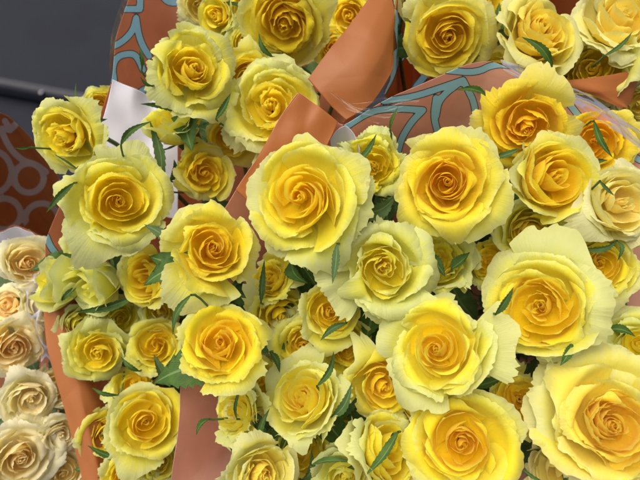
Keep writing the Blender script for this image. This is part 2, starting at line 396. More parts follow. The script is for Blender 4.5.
def cone_sheet(name, rim_px, bind, closed=True, ns=420, nt=110, bulge=.012, inset=0., ink=(), fill=(.45, .16, .07), mat=None, parent=None,
               seed=0, t0=0., t1=1., crink=.0012, foot_r=.022, tpow=2.2, ink_a=1.):
    """a sheet hung between a rim curve round the flower heads and the tied stems below"""
    rs = np.random.RandomState(seed)
    rim, per = catmull([P(*q) for q in rim_px], ns, closed)
    cen = rim.mean(0)
    hd = rim - bind; hd[:, 2] = 0; hd /= np.linalg.norm(hd, axis=1, keepdims=True) + 1e-9
    tt = t0 + (t1 - t0) * np.linspace(0, 1, nt) ** tpow
    base = bind + hd * foot_r
    G = rim[:, None] * (1 - tt[None, :, None]) + base[:, None] * tt[None, :, None]
    out = hd
    s = np.linspace(0, per, ns)
    G = G + out[:, None] * (bulge * np.sin(np.pi * np.clip(tt, 0, 1)) - inset)[None, :, None]
    w = np.zeros((ns, nt))
    for k in range(7):
        f = 2 * math.pi * rs.randint(3, 17) / per; w += np.sin(f * s[:, None] + rs.uniform(0, 6.3) + tt[None] * rs.uniform(-5, 5)) * rs.uniform(.4, 1)
    G = G + out[:, None] * (w * crink * (.4 + tt[None]))[..., None]
    V = G.reshape(-1, 3)
    if closed:
        idx = np.arange(ns)[:, None] * nt + np.arange(nt - 1)[None]; nx = ((np.arange(ns) + 1) % ns)[:, None] * nt + np.arange(nt - 1)[None]
        F = np.stack([idx, nx, nx + 1, idx + 1], -1).reshape(-1, 4)
    else: F = grid_faces(ns, nt)
    uv = np.stack([np.repeat(s, nt), np.tile(tt * .45, ns)], -1)
    at = {}
    if mat is M_WRAP:
        q, d = px_of(V); at['ink'] = np.where(np.tile(tt, ns) < .75, seg_dist(q, ink) if ink else 99., 99.)
        at['low'] = np.zeros(len(V))
    o = link(name, new_mesh(name, V, F, uv, at, [mat]), parent); o.color = (*fill, ink_a)
    return o if mat is M_FILM else thick(o, .00025)

def patch(name, rows, parent=None, mat=None, fill=(.45, .16, .07), ink=(), n=70, wob=.0002, seed=1, th_=.00025):
    """smooth sheet through a grid of (px, py, depth) control points"""
    rs = np.random.RandomState(seed)
    R_ = [catmull([P(*q) for q in r], n, False)[0] for r in rows]
    G = np.array([catmull([r[i] for r in R_], n, False)[0] for i in range(n)])     # n x n x 3
    uu, vv = np.meshgrid(np.linspace(0, 1, n), np.linspace(0, 1, n), indexing='ij')
    Nn = np.cross(np.gradient(G, axis=0), np.gradient(G, axis=1)); Nn /= np.linalg.norm(Nn, axis=-1, keepdims=True) + 1e-12
    w = sum(np.sin(rs.uniform(3, 14) * uu + rs.uniform(-14, 14) * vv + rs.uniform(0, 6)) for _ in range(6))
    G = G + Nn * (w * wob)[..., None]
    V = G.reshape(-1, 3); at = {}
    if mat is M_WRAP:
        at['ink'] = seg_dist(px_of(V)[0], ink) if ink else np.full(len(V), 99.); at['low'] = np.zeros(len(V))
    o = link(name, new_mesh(name, V, grid_faces(n, n), np.stack([uu, vv], -1).reshape(-1, 2) * .2, at, [mat]), parent); o.color = (*fill, 1)
    return o if mat is M_FILM else thick(o, th_)

def empty(name, loc):
    o = bpy.data.objects.new(name, None); col.objects.link(o); o.location = loc; o.empty_display_size = .02
    bpy.context.view_layer.update(); return o
def reparent(o, e):
    o.parent = e; o.matrix_parent_inverse = Matrix.Translation(-Vector(e.location))

FLOOR_LOW = -.04
def foot_of(px, py, d, lean=(0, 0)):
    q = P(px, py, d); return np.array([q[0] + lean[0], q[1] + lean[1], FLOOR_LOW + .002])

BOUQ = {  # where each bunch of stems stands
    'A': foot_of(420, 290, .30), 'B': foot_of(175, 220, .37, (.03, .03)), 'C': foot_of(10, 360, .42, (.02, 0)), 'D': foot_of(530, 20, .36, (0, .09)), 'E': foot_of(-40, 190, .55)}
BIND = {k: v + np.array([0, 0, .12 if k == 'E' else .30]) for k, v in BOUQ.items()}
FOOT_H = {k: BIND[k][2] - BOUQ[k][2] - .002 for k in BOUQ}

RIM_A = [(176, 440, .325), (181, 400, .328), (187, 350, .332), (196, 290, .335), (210, 232, .334), (236, 190, .328), (257, 158, .322), (277, 122, .319), (297, 95, .318), (301, 94, .318),
         (317, 106, .321), (336, 121, .325), (344, 124, .326), (362, 115, .327), (400, 95, .33), (440, 75, .332), (466, 65, .333), (492, 62, .333), (520, 73, .332), (560, 91, .33), (600, 108, .327), (640, 142, .322),
         (690, 200, .312), (720, 330, .29), (690, 470, .268), (600, 590, .25), (430, 630, .25), (280, 600, .268), (190, 540, .305), (172, 490, .322)]
INK_A = [[(446, 70), (476, 73), (493, 64), (513, 65), (531, 73), (560, 92)], [(436, 116), (439, 98), (463, 80)], [(384, 101), (413, 97), (446, 86), (463, 80)],
         [(347, 126), (370, 111), (393, 108), (423, 110)], [(423, 110), (410, 123), (398, 145), (396, 175)], [(436, 98), (433, 120), (445, 150)], [(463, 80), (478, 110), (470, 150)], [(560, 92), (590, 130), (640, 160)]]
RIM_B = [(300, -60, .42), (220, -70, .43), (150, -60, .425), (128, 0, .415), (116, 38, .41), (112, 78, .41), (98, 120, .41), (75, 175, .41), (48, 232, .408), (44, 250, .406), (46, 290, .405), (56, 340, .404),
         (70, 400, .402), (85, 450, .40), (95, 480, .40), (110, 540, .395), (160, 560, .395), (190, 480, .405), (200, 350, .41), (250, 230, .41), (330, 140, .42), (380, 60, .43), (350, -30, .43)]
INK_B = [[(136, 18), (133, 31), (121, 43), (108, 48)], [(136, 18), (138, 33), (142, 45), (149, 56)], [(122, 9), (140, 9)], [(140, -4), (140, 9)],
         [(114, 81), (112, 67), (117, 56), (132, 53), (138, 58), (143, 70)], [(139, 93), (146, 88), (154, 93)], [(196, 6), (188, 15), (184, 28)], [(46, 236), (50, 246), (56, 254)], [(46, 268), (54, 262)],
         [(160, -6), (170, 4), (186, 0)]]
RIM_C = [(-60, 232, .44), (0, 232, .44), (14, 226, .44), (34, 232, .438), (47, 243, .436), (52, 300, .43), (64, 370, .428), (80, 440, .425), (92, 490, .42), (80, 570, .41), (-60, 580, .40), (-130, 450, .41), (-130, 300, .43)]
RIM_D = [(397, -60, .365), (398, -20, .36), (395, 20, .352), (394, 50, .348), (390, 80, .35), (386, 98, .352), (430, 96, .372), (500, 84, .376), (548, 78, .374), (590, 74, .37), (640, 66, .366), (720, 50, .366), (760, -40, .36), (640, -130, .37), (470, -130, .375)]
INK_D = [[(394, 12), (399, 36), (401, 58)], [(397, 52), (393, 74), (380, 97)], [(440, 60), (425, 75), (410, 95)]]
RIM_E = [(-80, 70, .56), (-40, 96, .555), (4, 114, .55), (10, 118, .55), (28, 136, .55), (48, 160, .55), (66, 190, .55), (80, 225, .55), (90, 300, .55), (40, 380, .54), (-100, 400, .54), (-170, 280, .55), (-150, 130, .56)]
def loop(cx, cy, rx, ry, n=14): return [(cx + rx * math.cos(a), cy + ry * math.sin(a)) for a in np.linspace(0, 2 * math.pi, n)]
INK_E = [[(1, 130), (10, 149), (23, 161), (36, 164), (46, 172)], loop(29, 178, 15, 15), loop(-8, 172, 20, 22), loop(4, 214, 17, 16), loop(42, 218, 17, 15), [(5, 121), (11, 130), (16, 124)], [(-6, 132), (2, 128), (10, 130)], loop(66, 192, 10, 12)]

def wrap(key, label, rim, ink, fill, seed, **kw):
    e = empty('paper_wrap', Vector(BIND[key] - np.array([0, 0, FOOT_H[key]])))
    tag(e, label, 'flower wrap', 'paper wraps round the rose bouquets')
    o = cone_sheet('printed_sheet', rim, BIND[key], ink=ink, fill=fill, mat=M_WRAP, seed=seed, ns=560, nt=130, **kw); reparent(o, e)
    # the sheet closes to a tube round the stems and runs down to the floor
    th = np.linspace(0, 2 * math.pi, 40); zz = np.linspace(0, 1, 12)
    V = [tuple(BIND[key] + np.array([.0225 * math.cos(x) * (1 + .5 * z * z), .0225 * math.sin(x) * (1 + .5 * z * z), -FOOT_H[key] * z])) for x in th for z in zz]
    o = link('tied_foot', new_mesh('tied_foot', V, grid_faces(40, 12), np.zeros((len(V), 2)), {'ink': np.full(len(V), 99.), 'low': np.zeros(len(V))}, [M_WRAP])); o.color = (*fill, 1); reparent(thick(o, .0003), e)
    o = cone_sheet('clear_margin', rim, BIND[key], mat=M_FILM, seed=seed, ns=400, nt=5, t0=0.0, t1=-.02, tpow=1., crink=.0006); reparent(o, e)
    return e
SALMON, ORANGE, DEEP = (.66, .29, .185), (.52, .165, .055), (.52, .17, .045)
WA = wrap('A', 'salmon paper wrap with teal lines round the large front bouquet of roses', RIM_A, INK_A, (.90, .56, .43), 1)
WB = wrap('B', 'salmon paper wrap with teal arches and a white lining behind the upper left roses', RIM_B, INK_B, (.82, .40, .22), 2)
WC = wrap('C', 'pale wrap with white lining holding the cream roses at the left edge', RIM_C, [], (.70, .34, .18), 3)
WD = wrap('D', 'orange paper wrap with a broad plain flap, round the roses at the top right', RIM_D, INK_D, DEEP, 4)
WE = wrap('E', 'orange paper wrap with grey rings, painted darker for shade, standing lower, behind the cream roses', RIM_E, INK_E, (.30, .10, .026), 5, ink_a=.3)  # shade on this low wrap is put into its dark fill and dimmed ink
# the broad folded flaps
o = patch('folded_flap', [[(308, 79, .338), (318, 91, .337), (331, 106, .337), (346, 120, .338)], [(330, 49, .338), (346, 66, .334), (362, 84, .334), (372, 103, .339)],
                          [(352, 22, .345), (368, 34, .339), (384, 52, .339), (393, 70, .344)], [(386, -26, .358), (391, -8, .354), (394, 10, .352), (394, 40, .349)]], mat=M_WRAP, fill=(.46, .165, .038)); reparent(o, WD)
o = patch('folded_flap', [[(556, 81, .346), (580, 79, .345), (610, 75, .345), (645, 68, .346)], [(585, 92, .347), (600, 92, .346), (618, 90, .346), (636, 84, .348)], [(622, 109, .35), (624, 108, .35), (627, 107, .35), (630, 104, .352)]], mat=M_WRAP, fill=(.50, .18, .045)); reparent(o, WD)
o = patch('folded_flap', [[(299, 93, .3162), (318, 106, .3175), (338, 122, .321)], [(278, 122, .3165), (300, 136, .318), (326, 147, .321)], [(257, 158, .3195), (277, 174, .321), (303, 182, .323)], [(236, 190, .325), (256, 206, .326), (286, 212, .327)]], mat=M_WRAP, fill=(.50, .18, .045), wob=.0003, seed=9); reparent(o, WA)
o = patch('folded_flap', [[(42, 268, .399), (52, 266, .397), (64, 268, .402)], [(42, 300, .394), (58, 299, .392), (77, 302, .401)], [(47, 345, .389), (67, 344, .388), (88, 347, .400)], [(62, 400, .387), (82, 399, .386), (101, 402, .399)], [(80, 470, .386), (98, 469, .385), (114, 471, .396)], [(86, 500, .386), (104, 500, .385), (120, 500, .396)]], mat=M_WRAP, fill=(.52, .20, .06), wob=.0004, seed=10); reparent(o, WB)
# clear film creases where two wraps meet, and along the right hand rim
o = patch('clear_film', [[(322, 84, .331), (350, 112, .329), (378, 124, .326)], [(352, 104, .329), (374, 112, .326), (392, 116, .325)], [(382, 96, .331), (404, 100, .328), (420, 100, .326)]], mat=M_FILM, wob=.0004, seed=3, th_=.0001); reparent(o, WD)
o = patch('clear_film', [[(500, 60, .331), (540, 74, .329), (590, 96, .326), (650, 138, .318)], [(505, 72, .325), (540, 88, .322), (585, 110, .319), (645, 152, .312)]], mat=M_FILM, wob=.0003, seed=6, th_=.0001); reparent(o, WA)
o = patch('clear_film', [[(26, 276, .405), (40, 272, .402), (54, 276, .405)], [(30, 320, .402), (44, 318, .396), (60, 322, .402)], [(44, 372, .402), (58, 368, .397), (74, 372, .402)]], mat=M_FILM, wob=.0009, seed=8, th_=.0001); reparent(o, WC)
# white linings
o = patch('white_lining', [[(113, 79, .407), (132, 88, .415), (152, 97, .425), (178, 114, .43)], [(105, 112, .407), (130, 122, .415), (152, 130, .423), (178, 142, .43)], [(92, 152, .406), (122, 162, .415), (150, 170, .423), (178, 180, .43)], [(78, 192, .406), (112, 205, .415), (145, 212, .423), (178, 220, .43)]], mat=M_LINING, wob=.0004, seed=4); reparent(o, WB)
o = cone_sheet('white_lining', [(330, 140, .325), (337, 130, .325), (346, 126, .325), (354, 134, .325), (360, 150, .325)], BIND['A'] + np.array([0, -.02, 0]), closed=False, mat=M_LINING, ns=40, nt=30, t1=.4, bulge=0, crink=.0003, seed=5); reparent(o, WA)
o = cone_sheet('white_lining', [(-60, 236, .43), (0, 232, .43), (14, 227, .43), (32, 233, .43), (46, 245, .43), (49, 300, .425)], BIND['C'] + np.array([0, -.012, 0]), closed=False, mat=M_LINING, ns=60, nt=40, t1=.5, bulge=0, crink=.0005, seed=6); reparent(o, WC)

# ================================================================ roses
def frame(n, spin):
    n = n / np.linalg.norm(n); a = np.cross(n, Up); a /= np.linalg.norm(a); b = np.cross(n, a)
    x = a * math.cos(spin) + b * math.sin(spin); y = np.cross(n, x); return np.stack([x, y, n], 1)

def tube(path, rad, seg=7):
    path = np.asarray(path); n = len(path); T = np.gradient(path, axis=0); T /= np.linalg.norm(T, axis=1, keepdims=True) + 1e-9
    ref = np.array([.31, .77, .2]); V = []
    for i in range(n):
        a = np.cross(T[i], ref); a /= np.linalg.norm(a) + 1e-9; b = np.cross(T[i], a)
        V += [path[i] + rad[i] * (a * math.cos(x) + b * math.sin(x)) for x in np.linspace(0, 2 * math.pi, seg, endpoint=False)]
    F = [(i * seg + j, i * seg + (j + 1) % seg, (i + 1) * seg + (j + 1) % seg, (i + 1) * seg + j) for i in range(n - 1) for j in range(seg)]
    return np.array(V), np.array(F)

def leaf_mesh(base, tip, side, nrm, width, rs, curl=.12, fold=.25, teeth=9, nl=40, nw=7, stalk_to=None, narrow=False):
    """serrated blade from base to tip; side = across, nrm = blade normal"""
    base, tip = np.asarray(base), np.asarray(tip); ax = tip - base; Ln = np.linalg.norm(ax); ax /= Ln
    v = np.linspace(0, 1, nl); pk = .62 if narrow else .42
    prof = np.where(v < pk, np.sin(v / pk * math.pi / 2) ** .8, np.cos((v - pk) / (1 - pk) * math.pi / 2) ** (.8 if narrow else .95))
    if narrow: prof = prof * (.75 + .25 * np.cos(v * 3)) + .02
    saw = 1 - .24 * ((v * teeth) % 1.0) * (v > .12) * (v < .97)
    bend = rs.choice([-1, 1]) * rs.uniform(.03, .12) * Ln
    u = np.linspace(-1, 1, nw); G = np.zeros((nl, nw, 3))
    for i in range(nl):
        c = base + ax * v[i] * Ln + nrm * (curl * Ln * (math.sin(v[i] * math.pi) * .8 - v[i] ** 2 * .7)) + side * bend * math.sin(v[i] * math.pi)
        hw = width * .5 * prof[i]
        for j in range(nw):
            k = saw[i] if abs(u[j]) > .9 else 1.
            G[i, j] = c + side * u[j] * hw * k + nrm * (abs(u[j]) * fold * hw + .07 * hw * math.sin(v[i] * 15 + u[j] * 3) * abs(u[j])) - ax * (.08 * width * abs(u[j]) if abs(u[j]) > .9 else 0)
    V = G.reshape(-1, 3); F = grid_faces(nl, nw); uv = np.stack([np.tile((u + 1) / 2, nl), np.repeat(v, nw)], -1)
    if stalk_to is not None:
        q = np.linspace(0, 1, 8)[:, None]; mid = base - ax * .25 * Ln - nrm * .01
        pth = (1 - q) ** 2 * base + 2 * q * (1 - q) * mid + q * q * np.asarray(stalk_to)
        tv, tf = tube(pth, np.full(8, .0007), 5); F = np.vstack([F, tf + len(V)]); V = np.vstack([V, tv]); uv = np.vstack([uv, np.tile([.5, .5], (len(tv), 1))])
    return V, F, uv

ROSES = []
class Rose: pass
BQ_GROUP = {'A': 'yellow roses in the large front bouquet', 'B': 'yellow roses in the left bouquet', 'C': 'cream roses in the far left bouquet', 'D': 'yellow roses in the top right bouquet'}
def rose(bq, px, py, D, d, tx, ty, label, opened=.85, cup=.0, ruff=.8, pale=.5, warm=.25, peach=0., npet=29, height=None, seed=None, wild=.85, core=None, loose=.8, hr=None, extra=(), nleaf=None):
    r = Rose(); i = len(ROSES); seed = seed if seed is not None else 100 + i * 7; rs = np.random.RandomState(seed + 5000)
    if height is None: height = lerp(1.4, 1., sstep(.2, .65, opened))
    if opened < .6: loose *= .35; ruff *= .75
    if core is None: core = rs.uniform(0, 1)
    if hr is None: hr = rs.choice([.8, 1.2, 1.6, 2.1, 2.6])
    j = .08 if D > 75 else .25
    tx += rs.normal(0, j); ty += rs.normal(0, j)
    if D < 62 and bq == 'A': D *= 1.25
    S = D * K * d / 2 / (1.13 if opened > .7 else .95); tx *= 1.25; ty *= 1.25
    p = P(px, py, d); view = (C - p) / np.linalg.norm(C - p); n = view + tx * Rt + ty * Up; n /= np.linalg.norm(n)
    base = p - n * S * .42
    ft = BOUQ[bq] + np.append(rs.normal(0, .006, 2), 0)
    r.root = empty('rose', Vector(ft)); tag(r.root, label, 'rose', BQ_GROUP[bq])
    R3 = frame(n, rs.uniform(0, 6.28))
    res = 1.15 if D > 75 else (.9 if D > 48 else .7)
    def put(name, V, F, uv=None, at=None, mat=None):
        o = link(name, new_mesh(name, V - ft, F, uv, at, [mat]), r.root); return o
    for nm, V, F, uv, tn in rose_head(seed, opened, cup, ruff, npet, res, height=height, wild=wild, core=core, loose=loose, hr=hr):
        o = put(nm, (V * S) @ R3.T + base, F, uv, {'tone': tn}, M_PETAL)
        o.color = (min(1, max(0, pale + rs.normal(0, .05))), warm, peach, 1)
    for k, (ex, ey, er, eh, ew) in enumerate(extra):      # single long guard petals
        dv_ = ex * Rt + ey * Up; ph = math.atan2(dv_ @ R3[:, 1], dv_ @ R3[:, 0])
        V, F, uv = petal_grid(rs, 1., ph, er, eh, (.5, .82, .04), ew, .3, .2, .8, 49, 22, point=.1, spiral=.03, flat=.5)
        o = put('petal', (V * S) @ R3.T + base, F, uv, {'tone': np.full(len(V), 1.)}, M_PETAL); o.color = (min(1, pale + .22), warm, peach, 1)
    # hip and sepals
    Vs, Fs, Us = [], [], []; off = 0
    th = np.linspace(0, 2 * math.pi, 13); pr = [(.06, -.34), (.11, -.26), (.15, -.14), (.14, -.03), (.10, .03)]
    V = np.array([(q * math.cos(x), q * math.sin(x), z) for x in th for q, z in pr]); Vs.append(V); Fs.append(grid_faces(13, 5)); Us.append(np.tile([.3, .5], (len(V), 1))); off += len(V)
    for k in range(5):
        aa = k * 1.2566 + rs.uniform(-.2, .2); dr = np.array([math.cos(aa), math.sin(aa), 0]); sd = np.array([-math.sin(aa), math.cos(aa), 0])
        up_ = rs.uniform(-.5, .5); ln = rs.uniform(.55, .95)
        b0 = dr * .12; t0 = dr * (.12 + ln * math.cos(up_)) + np.array([0, 0, ln * math.sin(up_) * .7])
        V, F, uv = leaf_mesh(b0, t0, sd, np.array([0, 0, 1.]), .24, rs, curl=-.1, narrow=True, teeth=3, nl=16, nw=5); Vs.append(V); Fs.append(F + off); Us.append(uv); off += len(V)
    o = put('calyx', (np.vstack(Vs) * S) @ R3.T + base, np.vstack(Fs), np.vstack(Us), None, M_LEAF); o.color = (rs.uniform(.2, .6), 0, 0, 1)
    # stem
    q = np.linspace(0, 1, 24)[:, None]; b0 = base - n * S * .3; b1 = b0 - n * .05 + np.array([0, 0, -.03]); b2 = BIND[bq] + (ft - BOUQ[bq]) + np.array([0, 0, .02]); b3 = ft
    path = (1 - q) ** 3 * b0 + 3 * (1 - q) ** 2 * q * b1 + 3 * (1 - q) * q * q * b2 + q ** 3 * b3
    V, F = tube(path, np.linspace(.0017, .0028, 24)); put('stem', V, F, None, None, M_STEM)
    r.path, r.p, r.d, r.px, r.py, r.D, r.bq, r.n, r.base, r.S, r.put, r.rs = path, p, d, px, py, D, bq, n, base, S, put, rs
    # foliage on the stem below the head
    for k in range({'A': 7, 'B': 4, 'D': 4, 'C': 3}[bq] if nleaf is None else nleaf):
        at_ = path[2 + k]; aa = rs.uniform(0, 6.28); dr = np.array([math.cos(aa), math.sin(aa), rs.uniform(-.1, .45)]); dr /= np.linalg.norm(dr)
        sd = np.cross(dr, [0, 0, 1.]); sd /= np.linalg.norm(sd); nn = np.cross(sd, dr); ln = rs.uniform(.026, .046)
        b_ = at_ + dr * .012
        V, F, uv = leaf_mesh(b_, b_ + dr * ln, sd, nn, ln * rs.uniform(.5, .65), rs, curl=rs.uniform(0, .2), stalk_to=at_)
        o = put('leaf', V, F, uv, None, M_LEAF); o.color = (rs.uniform(0, .35) if bq != 'C' else 1.2, 0, 0, 1)
    ROSES.append(r); return r

def leaf(bx, by, tx, ty, w, front=1, grey=0., roll=None, dd=None, bq=None, narrow=False):
    """a blade seen in the photo: base pixel, tip pixel, width in pixels; it grows from the nearest rose's stem"""
    mx, my = (bx + tx) / 2, (by + ty) / 2
    c = [r for r in ROSES if bq is None or r.bq == bq]
    r = min(c, key=lambda r: math.hypot(r.px - mx, r.py - my) / r.D)
    d = dd if dd else (r.d - .016 if front else r.d + .012)
    rs = np.random.RandomState(int(bx * 13 + by * 7))
    b_, t_ = P(bx, by, d + .003), P(tx, ty, d - .003 * rs.rand()); ax = (t_ - b_) / np.linalg.norm(t_ - b_)
    view = C - b_; view /= np.linalg.norm(view); sd = np.cross(ax, view); sd /= np.linalg.norm(sd)
    ro = rs.uniform(-.7, .7) if roll is None else roll
    sd = sd * math.cos(ro) + view * math.sin(ro); nn = np.cross(sd, ax)
    V, F, uv = leaf_mesh(b_, t_, sd, nn, w * .8 * K * d / max(.55, abs(math.cos(ro))), rs, curl=rs.uniform(-.1, .28), fold=rs.uniform(.2, .6), stalk_to=r.path[4], narrow=narrow, teeth=7 if w < 9 else 10)
    o = r.put('leaf', V, F, uv, None, M_LEAF); o.color = (grey, 0, 0, 1)
# ---- the large front bouquet
rose('A', 302, 197, 126, .285, -.38, .18, 'large bright yellow rose with pale right petals, beside the tip of the salmon wrap', opened=.9, ruff=.8, pale=.50, warm=.15, seed=11, hr=0.7, npet=27, core=0.6, extra=[(.95, -.25, 1.12, .3, .7), (-.3, -1, 1.1, .2, .6)])
rose('A', 447, 183, 114, .292, .08, .0, 'full golden rose right of centre, just under the teal lines of the wrap', opened=.85, ruff=.75, pale=.30, warm=.4, npet=36, seed=2, hr=0.8, core=1.0)
rose('A', 525, 126, 92, 0.318, -.1, -0.3, 'deep golden rose tucked right under the rim of the salmon wrap', opened=0.95, ruff=.7, pale=.22, warm=.7, seed=33, loose=0.3)
rose('A', 549, 181, 88, .300, 0.3, 0.1, 'cupped yellow rose with a smooth rounded outer petal, below the deep golden rose', opened=.45, cup=.3, ruff=.7, pale=.42, warm=.3, seed=41)
rose('A', 385, 268, 112, .290, .05, .0, 'pale greenish cream rose in the centre with a crumpled yellow heart', opened=.85, ruff=.9, pale=.82, warm=.1, seed=5, wild=1.2, hr=2.2, extra=[(-1, -.35, 1.22, .2, .7), (.2, -1, 1.1, .15, .6)])
rose('A', 541, 307, 128, .276, -.12, .0, 'large yellow rose with a broad pale cream ring of outer petals, right of centre', opened=.95, ruff=.7, pale=.55, warm=.2, seed=62, npet=36)
rose('A', 438, 350, 112, .274, -.14, .1, 'large yellow rose with a pale papery petal spread out on its right', opened=.95, ruff=.8, pale=.52, warm=.15, seed=71, hr=0.6, core=0.9, npet=30, extra=[(1, .08, 1.42, .28, .62)])
rose('A', 461, 442, 122, 0.274, .03, -.12, 'large golden yellow rose at the bottom edge, right of centre', opened=.85, ruff=.9, pale=.40, warm=.2, seed=81, npet=29, hr=0.9, core=0.9)
rose('A', 611, 425, 142, .256, .12, -.1, 'huge ruffled yellow rose with a pinkish heart in the bottom right corner', opened=.9, ruff=1., pale=.48, warm=.35, peach=.12, seed=91, npet=38, hr=1.8, core=1.0, extra=[(-.15, 1, 1.3, .3, .7), (-1, .5, 1.15, .25, .6)])
rose('A', 212, 249, 98, .290, .3, .05, 'golden cupped rose turned to the right, left of the largest salmon-tip rose', opened=.75, cup=.1, ruff=.8, pale=.42, warm=.35, seed=101)
rose('A', 222, 344, 96, .280, -.15, .2, 'saturated yellow rose above the salmon inside of the wrap', opened=.9, ruff=.8, pale=.28, warm=.2, seed=111, npet=28, core=0.7)
rose('A', 305, 398, 86, .300, -.35, .18, 'pale yellow rose with a smooth cream right side and a green sepal', opened=.7, cup=.15, ruff=.85, pale=.66, warm=.15, seed=121)
rose('A', 237, 412, 70, .312, -.2, .1, 'small pale rose directly below the saturated yellow rose', opened=.8, ruff=1., pale=.68, warm=.15, seed=131)
rose('A', 262, 474, 86, .286, .05, -.2, 'pale rose with a buttery heart at the bottom edge, left of centre', opened=.85, ruff=.8, pale=.68, warm=.35, peach=.15, seed=141)
rose('A', 329, 311, 72, .318, .1, .15, 'small yellow rose half under the pale cream rose of the centre', opened=.85, ruff=.8, pale=.5, warm=.2, seed=151)
rose('A', 374, 166, 76, .328, -.05, -.2, 'olive yellow shaded rose with a crumpled heart, above the grey green leaf', opened=.75, ruff=1.3, pale=.62, warm=.0, seed=161, wild=1.4, hr=2.6)
rose('A', 279, 314, 56, .338, 0, .1, 'dim olive yellow rose deep in the gap left of centre', opened=.8, ruff=1., pale=.5, warm=.1, seed=171)
rose('A', 382, 384, 84, .305, .2, -.2, 'deep yellow rose mostly hidden under the rose with the papery petal', opened=.9, ruff=.8, pale=.4, warm=.3, seed=181)
rose('A', 384, 452, 84, .288, 0.7, 0.2, 'pale half-open rose seen from the side behind a long serrated leaf', opened=0.6, cup=.2, ruff=.9, pale=.68, warm=.15, seed=191, loose=0.4)
rose('A', 520, 401, 68, .300, .1, .05, 'small olive rose with tightly crumpled petals between the large right roses', opened=.75, ruff=1.4, pale=.42, warm=.35, seed=201, wild=1.5, hr=2.8)
rose('A', 600, 263, 84, .304, .0, .0, 'dull yellow rose at the right, above the corner of the broad cream-ringed rose', opened=.85, ruff=.9, pale=.55, warm=.2, seed=211)
rose('A', 618, 204, 92, .294, 0.55, 0.1, 'cream rose with a blush of peach cut by the right edge', opened=0.72, cup=.2, ruff=0.6, pale=.72, warm=.4, peach=.35, seed=221, loose=0.3)
rose('A', 594, 142, 78, .332, .1, .0, 'shaded amber rose half under the clear film of the wrap at the right', opened=.85, ruff=.8, pale=.15, warm=0.65, seed=231)
rose('A', 528, 232, 72, .322, -.1, -.3, 'pale bud-like rose peeping out below the cupped yellow rose', opened=.5, cup=.2, ruff=.8, pale=.68, warm=.1, seed=241)
rose('A', 566, 468, 96, .284, .1, -.3, 'greyish cream rose at the bottom edge beside the huge ruffled rose', opened=.8, ruff=.6, pale=.85, warm=.4, peach=.3, seed=251)
rose('A', 345, 474, 62, .300, .0, -.1, 'pale greenish rose bud at the bottom edge, just left of the side-on rose', opened=.5, cup=.2, ruff=1., pale=.85, warm=0, seed=261)
rose('A', 437, 262, 60, .326, .1, .1, 'greenish shaded rose between the centre rose and the cream-ringed rose', opened=.6, cup=.2, ruff=1.1, pale=.75, warm=0, seed=271)
rose('A', 338, 437, 52, .330, 0, 0, 'dark olive rose deep in the gap near the bottom edge', opened=.8, ruff=1., pale=.5, warm=.1, seed=281)
rose('A', 272, 280, 46, .332, .1, .2, 'yellow rose peeping out under the largest salmon-tip rose', opened=.8, ruff=1., pale=.45, warm=.1, seed=291)
rose('A', 346, 348, 50, .335, 0, 0, 'shaded yellow rose deep between the pale centre rose and the sepal rose', opened=.8, ruff=1., pale=.4, warm=.1, seed=301)
rose('A', 640, 345, 60, .300, .2, .1, 'pale green outer petals of a rose cut by the right edge', opened=.8, ruff=.8, pale=.8, warm=0, seed=311)
rose('A', 490, 262, 46, .335, 0, 0, 'small shaded rose deep in the gap above the cream-ringed rose', opened=.8, ruff=1., pale=.5, warm=.1, seed=321)
rose('A', 302, 346, 60, .332, .1, .1, 'dim yellow rose low in the gap right of the saturated yellow rose', opened=.75, ruff=.9, pale=.55, warm=.1, seed=331)
rose('A', 419, 404, 60, .306, 0, .1, 'shaded pale rose between the papery-petal rose and the golden bottom rose', opened=.7, ruff=.9, pale=.7, warm=.1, seed=341)
rose('A', 576, 384, 62, .312, .1, .1, 'shaded greenish rose left of the tall guard petal of the huge ruffled rose', opened=.7, ruff=.9, pale=.7, warm=.05, seed=351)
rose('A', 572, 238, 56, .322, 0, .1, 'small pale rose deep under the cupped rose at the right', opened=.7, ruff=.9, pale=.65, warm=.1, seed=361)
rose('A', 255, 383, 52, .330, 0, .1, 'small shaded rose deep under the saturated yellow rose', opened=.7, ruff=.9, pale=.55, warm=.1, seed=371)
rose('A', 300, 452, 56, .322, 0, .1, 'dim rose deep between the two pale roses near the bottom edge', opened=.7, ruff=.9, pale=.6, warm=.1, seed=381)
# ---- the left bouquet
rose('B', 192, 70, 92, .330, .12, .1, 'large lemon yellow rose in front of the teal arches of the wrap', opened=.85, ruff=.8, pale=.52, warm=.2, seed=401)
rose('B', 119, 201, 104, .330, -.06, .02, 'large lemon rose with a pale outer ring at the left, beside the white lining', opened=.9, ruff=.8, pale=.56, warm=.15, seed=411, nleaf=1)
rose('B', 68, 136, 82, .345, -0.55, -0.2, 'lemon rose turned left at the outer end of the left bouquet', opened=.75, cup=.1, ruff=.8, pale=.55, warm=.2, seed=421, nleaf=0)
rose('B', 285, 22, 92, .368, .0, -.55, 'wide open golden rose at the top edge above the dark pointed leaf', opened=.95, ruff=.7, pale=.38, warm=.4, seed=431, npet=36)
rose('B', 250, 80, 66, .366, .1, -.1, 'golden rose between the lemon rose and the pale rose by the flap', opened=.8, ruff=.9, pale=.30, warm=.4, seed=441)
rose('B', 272, 106, 114, .352, .08, .25, 'pale yellow rose cut off by the folded orange flap', opened=.9, ruff=.9, pale=0.74, warm=.2, seed=451, extra=[(-1, 0, 1.05, .3, .7)])
rose('B', 203, 173, 64, .372, .05, -.03, 'small round yellow rose above the golden cupped rose', opened=.85, ruff=.7, pale=.45, warm=.3, seed=461, nleaf=2)
